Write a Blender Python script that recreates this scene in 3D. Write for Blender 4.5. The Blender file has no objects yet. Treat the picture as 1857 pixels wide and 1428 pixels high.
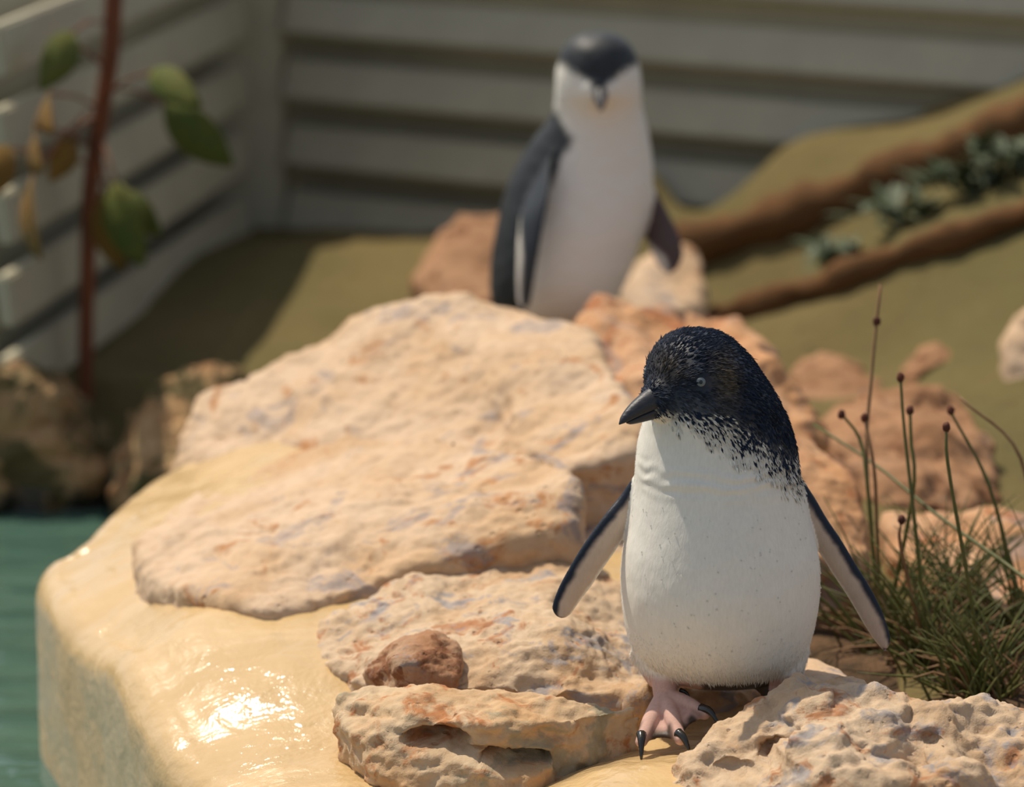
import bpy, bmesh, math, random
import numpy as np
from mathutils import Vector, Matrix

# ------------------------------------------------------------------ camera, sky, sun, exposure
scene = bpy.context.scene
COL = scene.collection
W, H, F = 1857.0, 1428.0, 6500.0
CAM = np.array([0.0, -3.0, 0.95]); PITCH = math.radians(13.0)
cp, sp = math.cos(PITCH), math.sin(PITCH)
cd = bpy.data.cameras.new('camera'); cam = bpy.data.objects.new('camera', cd); COL.objects.link(cam)
cam.location = CAM; cam.rotation_euler = (math.pi/2 - PITCH, 0, 0)
cd.sensor_fit = 'HORIZONTAL'; cd.sensor_width = 36.0; cd.lens = 36.0*F/W
cd.clip_start = 0.05; cd.clip_end = 200
cd.dof.use_dof = True; cd.dof.focus_distance = 3.045; cd.dof.aperture_fstop = cd.lens/1000/0.032
scene.camera = cam

SUN_AZ = (-0.60, 0.60); SUN_EL = math.radians(61)
world = bpy.data.worlds.new('sky'); scene.world = world; world.use_nodes = True
wn = world.node_tree.nodes; wl = world.node_tree.links
sky = wn.new('ShaderNodeTexSky'); sky.sky_type = 'NISHITA'; sky.sun_disc = False
sky.sun_elevation = SUN_EL; sky.sun_rotation = math.atan2(SUN_AZ[0], SUN_AZ[1]); sky.air_density = 1.0; sky.dust_density = 1.5
hs = wn.new('ShaderNodeHueSaturation'); hs.inputs['Saturation'].default_value = 0.55; wl.new(sky.outputs[0], hs.inputs['Color'])
wl.new(hs.outputs[0], wn['Background'].inputs[0]); wn['Background'].inputs[1].default_value = 0.125
sd = bpy.data.lights.new('sun_offscreen', 'SUN'); sun = bpy.data.objects.new('sun_offscreen', sd); COL.objects.link(sun)
sd.energy = 4.1; sd.angle = math.radians(0.6); sd.color = (1.0, 0.90, 0.74)
az = Vector((SUN_AZ[0], SUN_AZ[1], 0)).normalized()
tosun = Vector((az.x*math.cos(SUN_EL), az.y*math.cos(SUN_EL), math.sin(SUN_EL)))
sun.rotation_euler = (-tosun).to_track_quat('-Z', 'Y').to_euler(); sun.location = tosun*20
vs = scene.view_settings
vs.view_transform = 'Standard'; vs.look = 'None'; vs.exposure = 0.03; vs.gamma = 1.0; vs.use_curve_mapping = False

# ------------------------------------------------------------------ helpers
def ray(px, py):
    a = (px-W/2)/F; b = -(py-H/2)/F
    return np.array([a, cp + b*sp, -sp + b*cp])
def aty(px, py, Y):
    d = ray(px, py); return CAM + d*((Y-CAM[1])/d[1])
def atz(px, py, z):
    d = ray(px, py); return CAM + d*((z-CAM[2])/d[2])

def _hash(ix, iy, iz, seed):
    h = (ix*374761393 + iy*668265263 + iz*2147483647 + seed*974711) & 0xffffffff
    h = ((h ^ (h >> 13))*1274126177) & 0xffffffff
    h = ((h ^ (h >> 16))*2246822519) & 0xffffffff
    return h ^ (h >> 15)
def perlin(P, seed=0):
    P = np.asarray(P, float); I = np.floor(P).astype(np.int64); f = P-I
    u = f*f*f*(f*(f*6-15)+10); out = np.zeros(len(P))
    for dx in (0, 1):
        for dy in (0, 1):
            for dz in (0, 1):
                h = _hash(I[:, 0]+dx, I[:, 1]+dy, I[:, 2]+dz, seed)
                gx = ((h & 1023)/511.5-1); gy = (((h >> 10) & 1023)/511.5-1); gz = (((h >> 20) & 1023)/511.5-1)
                d = gx*(f[:, 0]-dx)+gy*(f[:, 1]-dy)+gz*(f[:, 2]-dz)
                w = (u[:, 0] if dx else 1-u[:, 0])*(u[:, 1] if dy else 1-u[:, 1])*(u[:, 2] if dz else 1-u[:, 2])
                out += w*d
    return out*1.3
def fbm(P, f, octv=4, seed=0, gain=0.5):
    o = 0; a = 1.0; P = np.asarray(P)
    for k in range(octv):
        o = o + a*perlin(P*f, seed+k*17); f *= 2.03; a *= gain
    return o
def ridged(P, f, octv=3, seed=0):
    o = 0; a = 1.0
    for k in range(octv):
        o = o + a*(1-2*np.abs(perlin(P*f, seed+k*31))); f *= 2.1; a *= 0.5
    return o*0.5
def worley(P, f, seed=0):
    P = np.asarray(P)*f; I = np.floor(P).astype(np.int64); best = np.full(len(P), 9.0)
    for dx in (-1, 0, 1):
        for dy in (-1, 0, 1):
            for dz in (-1, 0, 1):
                c = I+np.array([dx, dy, dz]); h = _hash(c[:, 0], c[:, 1], c[:, 2], seed)
                q = c+np.stack([(h & 1023)/1023., ((h >> 10) & 1023)/1023., ((h >> 20) & 1023)/1023.], 1)
                best = np.minimum(best, ((q-P)**2).sum(1))
    return np.sqrt(best)
def sstep(a, b, x):
    t = np.clip((x-a)/(b-a), 0, 1); return t*t*(3-2*t)
class TPS:
    def __init__(s, xy, z, reg=1e-6):
        s.xy = np.asarray(xy, float); n = len(s.xy)
        A = np.zeros((n+3, n+3)); A[:n, :n] = s.k(s.xy)+reg*np.eye(n)
        A[:n, n] = 1; A[:n, n+1:] = s.xy; A[n, :n] = 1; A[n+1:, :n] = s.xy.T
        s.w = np.linalg.solve(A, np.concatenate([z, [0, 0, 0]]))
    def k(s, q):
        r2 = ((q[:, None, :]-s.xy[None])**2).sum(-1); return 0.5*r2*np.log(r2+1e-12)
    def __call__(s, q):
        q = np.asarray(q, float); n = len(s.xy)
        return s.k(q)@s.w[:n]+s.w[n]+q@s.w[n+1:]

def mesh_obj(name, V, Fc, mat, parent=None, loc=None, smooth=True, cols=None):
    V = np.asarray(V, float)
    if loc is None: loc = (0, 0, 0)
    me = bpy.data.meshes.new(name)
    me.from_pydata((V-np.asarray(loc)).tolist() if parent is None else V.tolist(), [], Fc if isinstance(Fc, list) else Fc.tolist())
    me.update()
    if smooth: me.polygons.foreach_set('use_smooth', [True]*len(me.polygons))
    if cols is not None:
        a = me.color_attributes.new('Col', 'FLOAT_COLOR', 'POINT')
        c = np.ones((len(V), 4)); c[:, :3] = cols; a.data.foreach_set('color', c.ravel())
    me.materials.append(mat)
    o = bpy.data.objects.new(name, me); COL.objects.link(o)
    if parent is not None: o.parent = parent
    else: o.location = loc
    return o
def tag(o, label, cat, group=None):
    o['label'] = label; o['category'] = cat
    if group: o['group'] = group
    return o
def structure(o, label=None):
    o['kind'] = 'structure'
    if label: o['label'] = label
    return o
def thing(name, label, cat, loc, group=None):
    o = bpy.data.objects.new(name, None); COL.objects.link(o); o.location = loc; o.empty_display_size = 0.05
    return tag(o, label, cat, group)
def grid_faces(nr, nc, wrap=False):
    F_ = []
    for i in range(nr-1):
        for j in range(nc if wrap else nc-1):
            k = (j+1) % nc; F_.append((i*nc+j, i*nc+k, (i+1)*nc+k, (i+1)*nc+j))
    return F_
def evalmesh(V, Fc, voxel):
    me = bpy.data.meshes.new('tmp'); me.from_pydata([tuple(v) for v in V], [], Fc); me.update()
    o = bpy.data.objects.new('tmp', me); COL.objects.link(o)
    m = o.modifiers.new('r', 'REMESH'); m.mode = 'VOXEL'; m.voxel_size = voxel; m.adaptivity = 0
    dg = bpy.context.evaluated_depsgraph_get(); ev = o.evaluated_get(dg); em = ev.to_mesh()
    n = len(em.vertices); v = np.zeros(n*3); em.vertices.foreach_get('co', v)
    nl = len(em.loops); li = np.zeros(nl, int); em.loops.foreach_get('vertex_index', li)
    ls = np.zeros(len(em.polygons), int); em.polygons.foreach_get('loop_total', ls)
    assert (ls == 4).all() or True
    faces = []
    if (ls == 4).all(): faces = li.reshape(-1, 4)
    else:
        st = 0
        for c in ls: faces.append(tuple(li[st:st+c])); st += c
    ev.to_mesh_clear(); bpy.data.objects.remove(o); bpy.data.meshes.remove(me)
    return v.reshape(-1, 3), faces
def edges_of(Fc):
    Fc = np.asarray(Fc); e = np.concatenate([Fc[:, [0, 1]], Fc[:, [1, 2]], Fc[:, [2, 3]], Fc[:, [3, 0]]]); e.sort(1)
    return np.unique(e, axis=0)
def lap(V, E, it, lam=0.5, mask=None):
    n = len(V); deg = np.bincount(E.ravel(), minlength=n)[:, None]
    for _ in range(it):
        s = np.stack([np.bincount(E[:, 0], V[E[:, 1], k], n)+np.bincount(E[:, 1], V[E[:, 0], k], n) for k in range(3)], 1)/np.maximum(deg, 1)
        d = (s-V)*lam
        V = V + (d if mask is None else d*mask[:, None])
    return V
def normals(V, Fc):
    Fc = np.asarray(Fc); fn = np.cross(V[Fc[:, 2]]-V[Fc[:, 0]], V[Fc[:, 3]]-V[Fc[:, 1]])
    N = np.zeros_like(V)
    for j in range(4):
        for k in range(3): N[:, k] += np.bincount(Fc[:, j], fn[:, k], len(V))
    return N/np.maximum(np.linalg.norm(N, axis=1), 1e-12)[:, None]
def hull(pts):
    bm = bmesh.new()
    for p in pts: bm.verts.new(p)
    r = bmesh.ops.convex_hull(bm, input=bm.verts)
    junk = [g for g in r['geom_interior'] if isinstance(g, bmesh.types.BMVert)]
    if junk: bmesh.ops.delete(bm, geom=junk, context='VERTS')
    bmesh.ops.recalc_face_normals(bm, faces=bm.faces); bm.verts.index_update()
    V = [tuple(v.co) for v in bm.verts]; Fc = [tuple(v.index for v in f.verts) for f in bm.faces]; bm.free()
    return V, Fc
def join(parts):
    V = []; Fc = []
    for v, f in parts:
        o = len(V); V += [tuple(p) for p in v]; Fc += [tuple(i+o for i in q) for q in f]
    return V, Fc
def tube(pts, rad, seg=10, flat=1.0):
    pts = [Vector(p) for p in pts]; n = len(pts); V = []; up = Vector((0.13, 0.2, 1)).normalized()
    for i, p in enumerate(pts):
        t = (pts[min(i+1, n-1)]-pts[max(i-1, 0)]).normalized()
        a = t.cross(up); a = a.normalized() if a.length > 1e-4 else Vector((1, 0, 0)); b = a.cross(t)
        r = rad[i] if hasattr(rad, '__len__') else rad
        for j in range(seg):
            th = 2*math.pi*j/seg; V.append(p+a*(math.cos(th)*r)+b*(math.sin(th)*r*flat))
    Fc = [tuple(reversed(f)) for f in grid_faces(n, seg, True)]
    Fc.append(tuple(range(seg))); Fc.append(tuple(reversed(range((n-1)*seg, n*seg))))
    return V, Fc
def spline(pts, n):
    P = np.asarray(pts, float); m = len(P)
    Q = np.vstack([2*P[0]-P[1], P, 2*P[-1]-P[-2]]); out = []
    for u in np.linspace(0, m-1, n):
        i = min(int(u), m-2); t = u-i; a, b, c, d = Q[i:i+4]
        out.append(0.5*((2*b)+(-a+c)*t+(2*a-5*b+4*c-d)*t*t+(-a+3*b-3*c+d)*t**3))
    return np.array(out)
def ellipsoid(c, r, R=None, nu=20, nv=12):
    V = []
    for i in range(1, nv):
        ph = math.pi*i/nv
        for j in range(nu):
            th = 2*math.pi*j/nu; p = Vector((r[0]*math.sin(ph)*math.cos(th), r[1]*math.sin(ph)*math.sin(th), r[2]*math.cos(ph)))
            if R is not None: p = R@p
            V.append(p)
    Fc = [tuple(reversed(f)) for f in grid_faces(nv-1, nu, True)]
    top = Vector((0, 0, r[2])); bot = Vector((0, 0, -r[2]))
    if R is not None: top = R@top; bot = R@bot
    V += [top, bot]; t = len(V)-2
    for j in range(nu):
        Fc.append((j, (j+1) % nu, t)); Fc.append(((nv-2)*nu+(j+1) % nu, (nv-2)*nu+j, t+1))
    c = Vector(c); return [v+c for v in V], [tuple(reversed(f)) if False else f for f in Fc]

# ------------------------------------------------------------------ materials
class NT:
    def __init__(s, name, rough=0.8, spec=0.3):
        s.m = bpy.data.materials.new(name); s.m.use_nodes = True; s.n = s.m.node_tree.nodes; s.l = s.m.node_tree.links
        s.b = s.n['Principled BSDF']; s.b.inputs['Roughness'].default_value = rough
        s.b.inputs['Specular IOR Level'].default_value = spec
        s.co = s.n.new('ShaderNodeTexCoord').outputs['Object']
    def noise(s, sc, det=4, rough=0.6, dist=0.0, vec=None):
        t = s.n.new('ShaderNodeTexNoise'); t.inputs['Scale'].default_value = sc; t.inputs['Detail'].default_value = det
        t.inputs['Roughness'].default_value = rough; t.inputs['Distortion'].default_value = dist
        s.l.new(vec or s.co, t.inputs['Vector']); return t.outputs['Fac']
    def voronoi(s, sc, vec=None, feat='F1'):
        t = s.n.new('ShaderNodeTexVoronoi'); t.inputs['Scale'].default_value = sc; t.feature = feat
        s.l.new(vec or s.co, t.inputs['Vector']); return t.outputs['Distance']
    def map(s, v, a, b, c=0.0, d=1.0):
        t = s.n.new('ShaderNodeMapRange'); t.interpolation_type = 'SMOOTHSTEP'
        t.inputs[1].default_value = a; t.inputs[2].default_value = b; t.inputs[3].default_value = c; t.inputs[4].default_value = d
        s.l.new(v, t.inputs[0]); return t.outputs[0]
    def math(s, op, a, b=None):
        t = s.n.new('ShaderNodeMath'); t.operation = op
        for i, x in enumerate((a, b)):
            if x is None: continue
            if isinstance(x, (int, float)): t.inputs[i].default_value = x
            else: s.l.new(x, t.inputs[i])
        return t.outputs[0]
    def mix(s, f, a, b, blend='MIX'):
        t = s.n.new('ShaderNodeMix'); t.data_type = 'RGBA'; t.blend_type = blend
        for i, x in ((0, f), (6, a), (7, b)):
            if isinstance(x, (int, float)): t.inputs[i].default_value = x
            elif isinstance(x, tuple): t.inputs[i].default_value = (*x, 1)
            else: s.l.new(x, t.inputs[i])
        return t.outputs[2]
    def stretch(s, x, y, z, rot=(0, 0, 0)):
        t = s.n.new('ShaderNodeMapping'); t.inputs['Scale'].default_value = (x, y, z); t.inputs['Rotation'].default_value = rot
        s.l.new(s.co, t.inputs['Vector']); return t.outputs[0]
    def base(s, c):
        if isinstance(c, tuple): s.b.inputs['Base Color'].default_value = (*c, 1)
        else: s.l.new(c, s.b.inputs['Base Color'])
    def rough(s, v): s.l.new(v, s.b.inputs['Roughness'])
    def bump(s, hgt, strength=0.5, dist=0.01):
        t = s.n.new('ShaderNodeBump'); t.inputs['Strength'].default_value = strength; t.inputs['Distance'].default_value = dist
        s.l.new(hgt, t.inputs['Height']); s.l.new(t.outputs[0], s.b.inputs['Normal'])

def rock_mat(name, pale, warm, rust, grey, warm_amt=0.5, rust_amt=0.62, grey_amt=0.62, scale=1.0, algae=None, pits=0.5, rough=0.85):
    m = NT(name, rough, 0.25)
    big = m.noise(5*scale, 5, 0.6, 0.6); mid = m.noise(17*scale, 6, 0.65, 0.8); fine = m.noise(90*scale, 5, 0.7)
    c = m.mix(m.map(big, warm_amt-0.12, warm_amt+0.14), pale, warm)
    c = m.mix(m.map(mid, rust_amt-0.04, rust_amt+0.07), c, rust)
    g = m.noise(11*scale, 5, 0.65, 1.0, m.stretch(1, 1, 1.6, (0.4, 0.9, 0.3)))
    c = m.mix(m.math('MULTIPLY', m.map(g, grey_amt-0.04, grey_amt+0.07), 0.75), c, grey)
    c = m.mix(m.map(fine, 0.35, 0.75, 0.0, 0.35), c, m.mix(1.0, c, (0.72, 0.60, 0.50), 'MULTIPLY'))
    v = m.voronoi(70*scale); pm = m.math('MULTIPLY', m.map(v, 0.28, 0.10), m.map(mid, 0.50, 0.60))
    if algae is not None:
        sep = m.n.new('ShaderNodeSeparateXYZ'); m.l.new(m.co, sep.inputs[0])
        wet = m.math('ADD', sep.outputs[2], m.math('MULTIPLY', m.math('SUBTRACT', mid, 0.5), 0.12))
        gm = m.map(m.noise(13, 5, 0.6, 0.5), 0.47, 0.58)
        c = m.mix(m.math('MULTIPLY', gm, 0.85), c, (0.055, 0.055, 0.018))
        w = m.map(wet, algae+0.015, algae-0.015)
        c = m.mix(w, c, (0.018, 0.018, 0.012)); m.rough(m.map(wet, algae+0.015, algae-0.015, rough, 0.22))
    m.base(c)
    h = m.math('ADD', m.math('MULTIPLY', mid, 0.6), m.math('MULTIPLY', fine, 0.5))
    h = m.math('SUBTRACT', h, m.math('MULTIPLY', pm, 0.6+pits*.4)); m.bump(h, 0.55, 0.006)
    return m.m
M = {}
M['slab'] = rock_mat('pale_limestone', (0.60, 0.44, 0.30), (0.53, 0.35, 0.20), (0.43, 0.21, 0.09), (0.29, 0.25, 0.24), warm_amt=0.50, rust_amt=0.59, grey_amt=0.59)
M['ledge'] = rock_mat('ochre_limestone', (0.56, 0.42, 0.27), (0.52, 0.32, 0.16), (0.42, 0.18, 0.07), (0.27, 0.25, 0.17), warm_amt=0.47, rust_amt=0.55, grey_amt=0.57)
M['knob'] = rock_mat('rust_limestone', (0.46, 0.31, 0.20), (0.36, 0.18, 0.09), (0.22, 0.09, 0.04), (0.24, 0.21, 0.20), warm_amt=0.45, rust_amt=0.52, scale=1.8)
M['crag'] = rock_mat('craggy_limestone', (0.57, 0.425, 0.285), (0.49, 0.32, 0.18), (0.40, 0.19, 0.09), (0.25, 0.25, 0.27), rust_amt=0.58, grey_amt=0.57, scale=1.4, pits=0.8)
M['orange'] = rock_mat('orange_limestone', (0.55, 0.34, 0.20), (0.50, 0.26, 0.12), (0.38, 0.15, 0.06), (0.30, 0.23, 0.20), warm_amt=0.45, rust_amt=0.56, grey_amt=0.58)
M['brown'] = rock_mat('brown_limestone', (0.38, 0.21, 0.11), (0.30, 0.15, 0.07), (0.20, 0.09, 0.04), (0.18, 0.13, 0.10), rust_amt=0.54)
M['mossy'] = rock_mat('mossy_limestone', (0.42, 0.27, 0.13), (0.36, 0.19, 0.08), (0.26, 0.12, 0.05), (0.13, 0.12, 0.06), algae=0.115, rust_amt=0.58)

m = NT('cream_render', 0.22, 0.5)
st = m.noise(3.0, 6, 0.6, 1.5, m.stretch(1, 5, 1, (0, 0, -0.5)))
c = m.mix(m.map(st, 0.35, 0.7), (0.63, 0.435, 0.215), (0.56, 0.38, 0.175))
c = m.mix(m.map(m.noise(22, 5, 0.6), 0.66, 0.74, 0, 0.35), c, (0.55, 0.34, 0.14))
m.base(c); m.rough(m.map(m.noise(9, 4, 0.6), 0.42, 0.60, 0.10, 0.34))
h = m.math('ADD', m.math('MULTIPLY', m.noise(28, 3, 0.5, 0.6), 1.0), m.math('MULTIPLY', m.noise(140, 3, 0.6), 0.22))
def blob(p, r):
    v = m.n.new('ShaderNodeVectorMath'); v.operation = 'DISTANCE'; m.l.new(m.co, v.inputs[0]); v.inputs[1].default_value = tuple(p); return m.map(v.outputs['Value'], r, r*.3)
wetness = m.math('MAXIMUM', m.math('MAXIMUM', blob(atz(235, 1150, -.05), .10), blob(atz(560, 1400, -.055), .13)), m.math('MULTIPLY', blob(atz(380, 840, -.005), .08), .6))
patch = m.math('MULTIPLY', wetness, m.map(m.noise(16, 3, .5, .4), .36, .56))
h = m.math('ADD', h, m.math('MULTIPLY', m.math('MULTIPLY', m.noise(70, 4, .65, .8, m.stretch(1, 1.8, 1)), patch), 0.9))
m.bump(h, 0.36, 0.009); M['cream'] = m.m

m = NT('pool_water', 0.06, 0.5)
wv = m.noise(7, 3, 0.5, 0.3, m.stretch(1, 3.2, 1))
m.base(m.mix(m.map(wv, 0.3, 0.7), (0.070, 0.135, 0.100), (0.048, 0.100, 0.076))); m.bump(wv, 0.25, 0.03); M['water'] = m.m
m = NT('olive_sand', 0.95, 0.1)
c = m.mix(m.map(m.noise(2.2, 5, 0.6), 0.35, 0.65), (0.165, 0.125, 0.052), (0.125, 0.105, 0.042))
c = m.mix(m.map(m.noise(40, 4, 0.7), 0.5, 0.75, 0, 0.5), c, (0.09, 0.06, 0.03)); m.base(c)
m.bump(m.noise(60, 4, 0.7), 0.6, 0.01); M['sand'] = m.m
def plain(name, c1, c2, rough=0.6, sc=20, spec=0.3, stretch=None, bump=0.2):
    m = NT(name, rough, spec); n = m.noise(sc, 4, 0.6, 0.2, m.stretch(*stretch) if stretch else None)
    m.base(m.mix(m.map(n, 0.3, 0.7), c1, c2)); m.bump(n, bump, 0.003); return m.m
M['slat'] = plain('painted_slat', (0.49, 0.45, 0.32), (0.44, 0.40, 0.29), 0.6, 12)
M['log'] = plain('red_brown_bark', (0.16, 0.075, 0.03), (0.10, 0.055, 0.025), 0.9, 30, 0.1, (1, 1, 4), 0.6)
M['stem'] = plain('red_brown_stem', (0.20, 0.06, 0.025), (0.14, 0.045, 0.02), 0.7, 30)
M['leaf'] = plain('olive_leaf', (0.06, 0.085, 0.012), (0.10, 0.10, 0.015), 0.8, 25)
M['leafo'] = plain('amber_leaf', (0.20, 0.10, 0.015), (0.12, 0.075, 0.012), 0.8, 25)
M['herb'] = plain('blue_green_herb', (0.045, 0.07, 0.03), (0.12, 0.14, 0.08), 0.6, 20)
M['blade'] = plain('rush_green', (0.085, 0.10, 0.022), (0.13, 0.12, 0.035), 0.5, 30)
M['dry'] = plain('dry_straw', (0.30, 0.18, 0.085), (0.20, 0.10, 0.045), 0.7, 30)
M['seed'] = plain('dark_seed_head', (0.13, 0.04, 0.02), (0.07, 0.025, 0.015), 0.8, 90)
M['bill'] = plain('slate_black_bill', (0.018, 0.020, 0.026), (0.030, 0.030, 0.036), 0.48, 120, 0.5, (1, 1, 3), 0.25)
M['claw'] = plain('black_claw', (0.012, 0.011, 0.010), (0.022, 0.02, 0.017), 0.22, 90, 0.6)
M['iris'] = plain('grey_iris', (0.20, 0.22, 0.23), (0.14, 0.16, 0.17), 0.2, 60, 0.5)
M['pupil'] = plain('black_pupil', (0.006, 0.006, 0.008), (0.004, 0.004, 0.006), 0.05, 60, 0.6)
m = NT('plumage', 0.7, 0.3)
at = m.n.new('ShaderNodeAttribute'); at.attribute_name = 'Col'
bw = m.n.new('ShaderNodeRGBToBW'); m.l.new(at.outputs['Color'], bw.inputs[0])
ft = m.noise(420, 3, 0.6, 0.0, m.stretch(1, 1, 0.28))
m.base(m.mix(m.map(ft, 0.3, 0.75, 0, 0.16), at.outputs['Color'], m.mix(1.0, at.outputs['Color'], (0.6, 0.58, 0.55), 'MULTIPLY')))
m.rough(m.map(bw.outputs[0], 0.03, 0.3, 0.52, 0.85)); m.bump(ft, 0.16, 0.002)
m.b.inputs['Sheen Weight'].default_value = 0.03; M['plumage'] = m.m
m = NT('feather_blade', 0.5, 0.08)
at = m.n.new('ShaderNodeAttribute'); at.attribute_name = 'Col'; m.base(at.outputs['Color'])
bw = m.n.new('ShaderNodeRGBToBW'); m.l.new(at.outputs['Color'], bw.inputs[0]); m.rough(m.map(bw.outputs[0], 0.03, 0.3, 0.62, 0.8)); M['feather'] = m.m
m = NT('water_drop', 0.03, 0.5); m.base((1.0, 1.0, 1.0)); m.b.inputs['Transmission Weight'].default_value = 1.0; m.b.inputs['IOR'].default_value = 1.33; M['drop'] = m.m

# ------------------------------------------------------------------ ground, pool rim, water
gc = [(-1.2, 1.9, -.15), (-.45, 2.95, -.13), (-1.6, 3.2, -.13), (0, 2.1, -.12), (-.3, 1.7, -.13), (0.1, 1.25, .015), (.3, 2.5, -.11),
      (.35, 2.0, -.11), (.7, .9, -.07), (.6, .3, -.07), (1.3, .4, -.05), (.9, -.5, -.09), (2.2, 0, -.05), (.4, -.5, -.1), (-.3, 4, -.12), (.4, 1.6, -.10)]
LOG2 = [aty(1290, 578, 1.85), aty(1450, 530, 1.80), aty(1640, 462, 1.72), aty(1857, 388, 1.65), aty(2100, 300, 1.58)]
LOG1 = [aty(1230, 455, 2.25), aty(1450, 385, 2.15), aty(1640, 312, 2.06), aty(1857, 222, 1.97), aty(2150, 110, 1.85)]
for p in LOG2: gc.append((p[0], p[1], p[2]-.012))
for p in LOG1: gc.append((p[0], p[1], p[2]-.015))
for px, py, Y in ((650, 412, 2.86), (800, 412, 2.78), (950, 405, 2.70), (800, 450, 2.45), (600, 450, 2.5), (1080, 370, 2.62), (1200, 315, 2.50), (1420, 268, 2.38), (1640, 225, 2.27), (1857, 155, 2.17), (2150, 70, 2.0), (1200, 330, 2.7), (1420, 280, 2.7), (1640, 240, 2.7)):
    p = aty(px, py, Y); gc.append(tuple(p))
gc = np.array(gc); GT = TPS(gc[:, :2], gc[:, 2], 1e-4)
def ground_z(q):
    q = np.atleast_2d(q)[:, :2]; z = GT(q)
    z = np.clip(z, -.3, .45)
    P3 = np.c_[q, np.zeros(len(q))]; z = z+0.012*fbm(P3, 4, 4, 5)
    xb = np.where(q[:, 1] > .85, -.30, .30)
    pool = sstep(0.06, -0.02, q[:, 0]-xb-0.2*sstep(-.2, -.6, q[:, 1])*5)*sstep(1.80, 1.68, q[:, 1]+0.05*q[:, 0])
    return z*(1-pool)+(-.75)*pool
xs = np.concatenate([np.linspace(-6, -1.6, 12), np.linspace(-1.5, 2.2, 150), np.linspace(2.4, 7, 12)]); ys = np.concatenate([np.linspace(-4, -.8, 10), np.linspace(-.7, 3.6, 170), np.linspace(3.8, 9, 12)])
X, Y = np.meshgrid(xs, ys); q = np.c_[X.ravel(), Y.ravel()]; qc = q.copy(); qc[:, 0] = np.clip(qc[:, 0], -1.8, 2.4); qc[:, 1] = np.clip(qc[:, 1], -.8, 3.6)
z = ground_z(qc); z[q[:, 0] < -1.8] = np.where(q[q[:, 0] < -1.8, 1] < 1.72, -.75, -.14)
structure(mesh_obj('ground', np.c_[q, z], grid_faces(len(ys), len(xs)), M['sand']), 'olive brown sandy ground behind the rocks')

WATER = -.25
xs = np.linspace(-4, .5, 40); ys = np.linspace(-2.2, 1.85, 40); X, Y = np.meshgrid(xs, ys)
structure(mesh_obj('pool_water', np.c_[X.ravel(), Y.ravel(), np.full(X.size, WATER)], grid_faces(40, 40), M['water']), 'still teal green pool water')

rc = [atz(1100, 1400, -.038), atz(1230, 1370, -.036), atz(1000, 1428, -.052), atz(850, 1440, -.085), atz(720, 1428, -.068), atz(620, 1428, -.060), atz(330, 1428, -.090), atz(190, 1240, -.080), atz(75, 1090, -.072),
      atz(480, 1120, -.008), atz(300, 1150, -.025), atz(600, 1210, -.022), atz(650, 1060, .004), atz(300, 860, -.02), atz(420, 812, .008), atz(420, 1280, -.044), atz(200, 1000, -.032), atz(230, 1030, -.028),
      np.array([.5, .3, -.03]), np.array([1.2, .3, -.05]), np.array([.6, -.45, -.07]), np.array([1.2, -.5, -.08]), np.array([.2, -.35, -.06]), np.array([0, 1.1, -.05])]
rc = np.array(rc); RT = TPS(rc[:, :2], rc[:, 2], 1e-5)
out = spline([(1.3, -.62), (.7, -.54), (.3, -.44), (.0, -.31), (-.15, -.205), tuple(atz(318, 1436, -.098)[:2]), tuple(atz(178, 1248, -.09)[:2]), tuple(atz(95, 1140, -.085)[:2]), tuple(atz(66, 1060, -.075)[:2]), (-.455, .60), (-.385, .80), (-.25, .97), (0, 1.1)], 260)
inn = spline([(1.3, -.35), (.9, -.28), (.6, -.2), (.36, -.12), (.26, .05), (.22, .25), (.22, .36), (.2, .4), (.2, .45), (.2, .5), (.2, .6), (.2, .7), (.2, .8)], 260)
d_in = inn-out; L = np.linalg.norm(d_in, axis=1)[:, None]; d_in /= L
rows = []; R_ = .035
for zz in (-.7, -.4, -.25, -.2, -.15, -.11): rows.append(np.c_[out, RT(out+d_in*R_)*0+zz])
for a in np.linspace(0, math.pi/2, 9):
    xy = out+d_in*(R_*(1-math.cos(a))); rows.append(np.c_[xy, RT(out+d_in*R_)-R_+R_*math.sin(a)])
for t in np.linspace(0.02, 1, 90):
    xy = out+d_in*(R_+t*(L-R_)); rows.append(np.c_[xy, RT(xy)])
V = np.concatenate(rows); V[:, 2] += (0.004*fbm(V, 9, 3, 3)+0.0015*fbm(V, 40, 2, 9))*(V[:, 2] > -.2)
V[:, :2] += 0.004*np.c_[fbm(V, 8, 2, 21), fbm(V, 8, 2, 22)]
qs = np.stack(np.meshgrid(np.linspace(.21, 1.5, 90), np.linspace(-.28, .75, 80)), -1).reshape(-1, 2)
zs = np.interp(qs[:, 0], [.21, .30, .5, 1.5], [-.09, -.068, -.055, -.05])+.014*fbm(np.c_[qs, qs[:, 0]*0], 9, 4, 77)-.10*sstep(.70, .75, qs[:, 1])-.1*sstep(-.24, -.28, qs[:, 1])
m = NT('leaf_litter', 0.95, 0.1); c = m.mix(m.map(m.noise(30, 6, .7), .38, .66), (.075, .050, .030), (.17, .10, .055)); m.base(c); m.bump(m.noise(80, 5, .7), .8, .012)
structure(mesh_obj('soil_bed', np.c_[qs, zs], grid_faces(80, 90), m.m), 'dark leaf littered soil under the rushes')
structure(mesh_obj('pool_rim', V, grid_faces(len(rows), 260), M['cream']), 'glossy wet cream rendered pool rim')

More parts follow.
